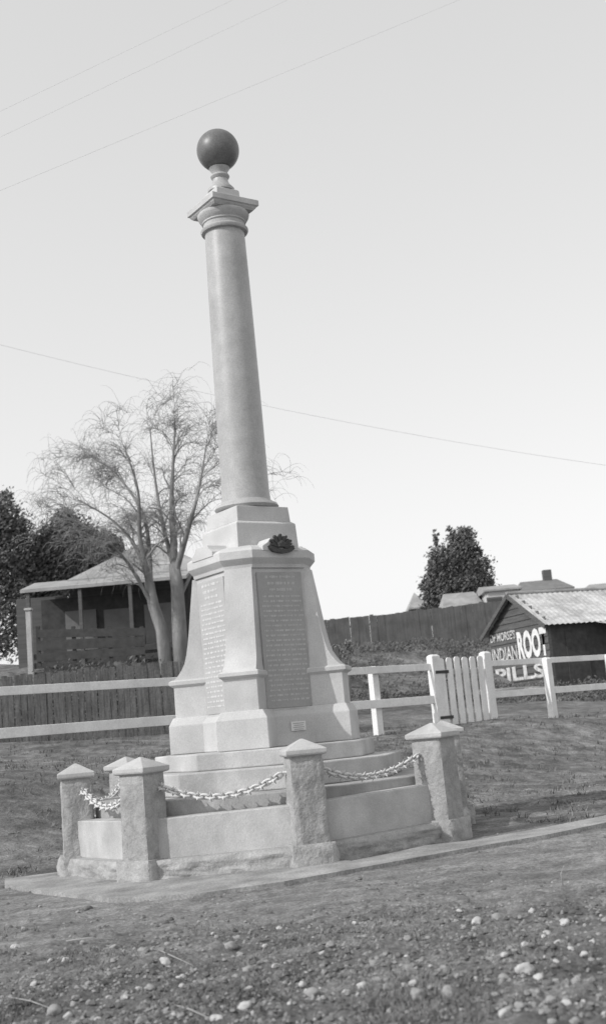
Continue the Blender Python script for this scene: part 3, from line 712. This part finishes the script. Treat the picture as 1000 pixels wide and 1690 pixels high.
def scatter(name,num,sizes,mat,label,cat,nearfrac=.8):
    b=[];fc=[]
    for _ in range(num):
        if rnd.random()<nearfrac:
            x=rnd.uniform(-20,1020); y=1440+260*rnd.random()**.6; p=onZ(x,y,0)
        else: p=Vector((rnd.uniform(-5,7),rnd.uniform(8.5,19),0))
        if math.hypot(p.x-MC.x,p.y-MC.y)<2.15: continue
        if 7.2+.6*noise.noise(Vector((p.x,p.y,0)))<p.y<10.2 and rnd.random()<.7: continue
        if noise.noise(Vector((p.x*1.3,p.y*1.3,9)))<-.12 and rnd.random()<.7: continue
        r=rnd.choice(sizes); z=G(p.x,p.y)+r*.15; i=len(b)
        for dx,dy,dz in ((1,0,0),(.3,.9,.1),(-.7,.6,0),(-.9,-.3,.1),(-.1,-.9,0),(.7,-.6,.1),(.35,.1,.7),(-.35,.0,.6)):
            b.append((p.x+dx*r*rnd.uniform(.7,1.2),p.y+dy*r*rnd.uniform(.7,1.2),z+dz*r*rnd.uniform(.8,1.2)-(.15*r if dz<.2 else 0)))
        for q in ((0,1,6),(1,7,6),(1,2,7),(2,3,7),(3,4,7),(4,6,7),(4,5,6),(5,0,6)): fc.append(tuple(i+k for k in q))
    me=bpy.data.meshes.new(name); me.from_pydata(b,[],fc); me.materials.append(mat); o=bpy.data.objects.new(name,me); C.objects.link(o); tag(o,label,cat,kind='stuff')
scatter('gravel',10000,(.003,.004,.005,.006,.008,.010,.013),m_grav,'fine grey gravel scattered through the dirt','gravel')
scatter('dirt_clods',8000,(.006,.009,.012,.016,.020),m_clod,'crumbled clods of dark dirt over the rough ground','dirt clods',.68)
# dry grass (stuff)
b=[];fc=[]; rnd=random.Random(15)
for _ in range(11000):
    if rnd.random()<.45:
        x=rnd.uniform(-20,1020); y=1520+180*rnd.random()**.8; p=onZ(x,y,0); th=.16
    else: p=Vector((rnd.uniform(-7,9),rnd.uniform(10.5,24),0)); th=-.05
    if math.hypot(p.x-MC.x,p.y-MC.y)<2.3: continue
    if noise.noise(Vector((p.x*1.6,p.y*1.6,3)))<th: continue
    for _ in range(5):
        q=p+Vector((rnd.gauss(0,.03),rnd.gauss(0,.03),0)); z=G(q.x,q.y); h=rnd.uniform(.012,.042); a=rnd.uniform(0,6.28); w=.0022 if q.y<9 else .006
        if q.y>9: h*=1.7
        ln=Vector((math.cos(a)*h*rnd.uniform(.4,1.6),math.sin(a)*h*rnd.uniform(.4,1.6),h)); sd=Vector((-math.sin(a),math.cos(a),0))*w; i=len(b)
        b+=[(q.x-sd.x,q.y-sd.y,z-.004),(q.x+sd.x,q.y+sd.y,z-.004),(q.x+ln.x,q.y+ln.y,z+ln.z)]; fc.append((i,i+1,i+2))
me=bpy.data.meshes.new('grass'); me.from_pydata(b,[],fc); me.materials.append(m_grass); o=bpy.data.objects.new('grass',me); C.objects.link(o); tag(o,'sparse short dry grass and litter on the dirt','grass',kind='stuff')
# ---------------------------------------------------------------- light
SAZ,SEL=R_(-60),R_(36)
sd=Vector((math.sin(SAZ)*math.cos(SEL),-math.cos(SAZ)*math.cos(SEL),math.sin(SEL)))
sl_=bpy.data.lights.new('Sun','SUN'); sl_.energy=2.8; sl_.angle=R_(.6); sl_.color=(1,.99,.98)
so=bpy.data.objects.new('Sun',sl_); C.objects.link(so); so.rotation_euler=sd.to_track_quat('Z','Y').to_euler(); so.location=(-10,0,12)
w=bpy.data.worlds.new('World'); scene.world=w; w.use_nodes=True; N=w.node_tree.nodes; L=w.node_tree.links
sk=N.new('ShaderNodeTexSky'); sk.sky_type='NISHITA'; sk.sun_disc=False; sk.sun_elevation=SEL; sk.sun_rotation=math.atan2(sd.x,sd.y)%(2*PI); sk.dust_density=2.5
bw=N.new('ShaderNodeRGBToBW'); L.new(sk.outputs[0],bw.inputs[0])
pw=N.new('ShaderNodeMath'); pw.operation='POWER'; pw.inputs[1].default_value=.36; L.new(bw.outputs[0],pw.inputs[0])
mu=N.new('ShaderNodeMath'); mu.operation='MULTIPLY'; mu.inputs[1].default_value=5.0; L.new(pw.outputs[0],mu.inputs[0])
bg=N['Background']; L.new(mu.outputs[0],bg.inputs['Color']); bg.inputs['Strength'].default_value=.12
scene.view_settings.view_transform='Standard'; scene.view_settings.look='None'; scene.view_settings.exposure=0
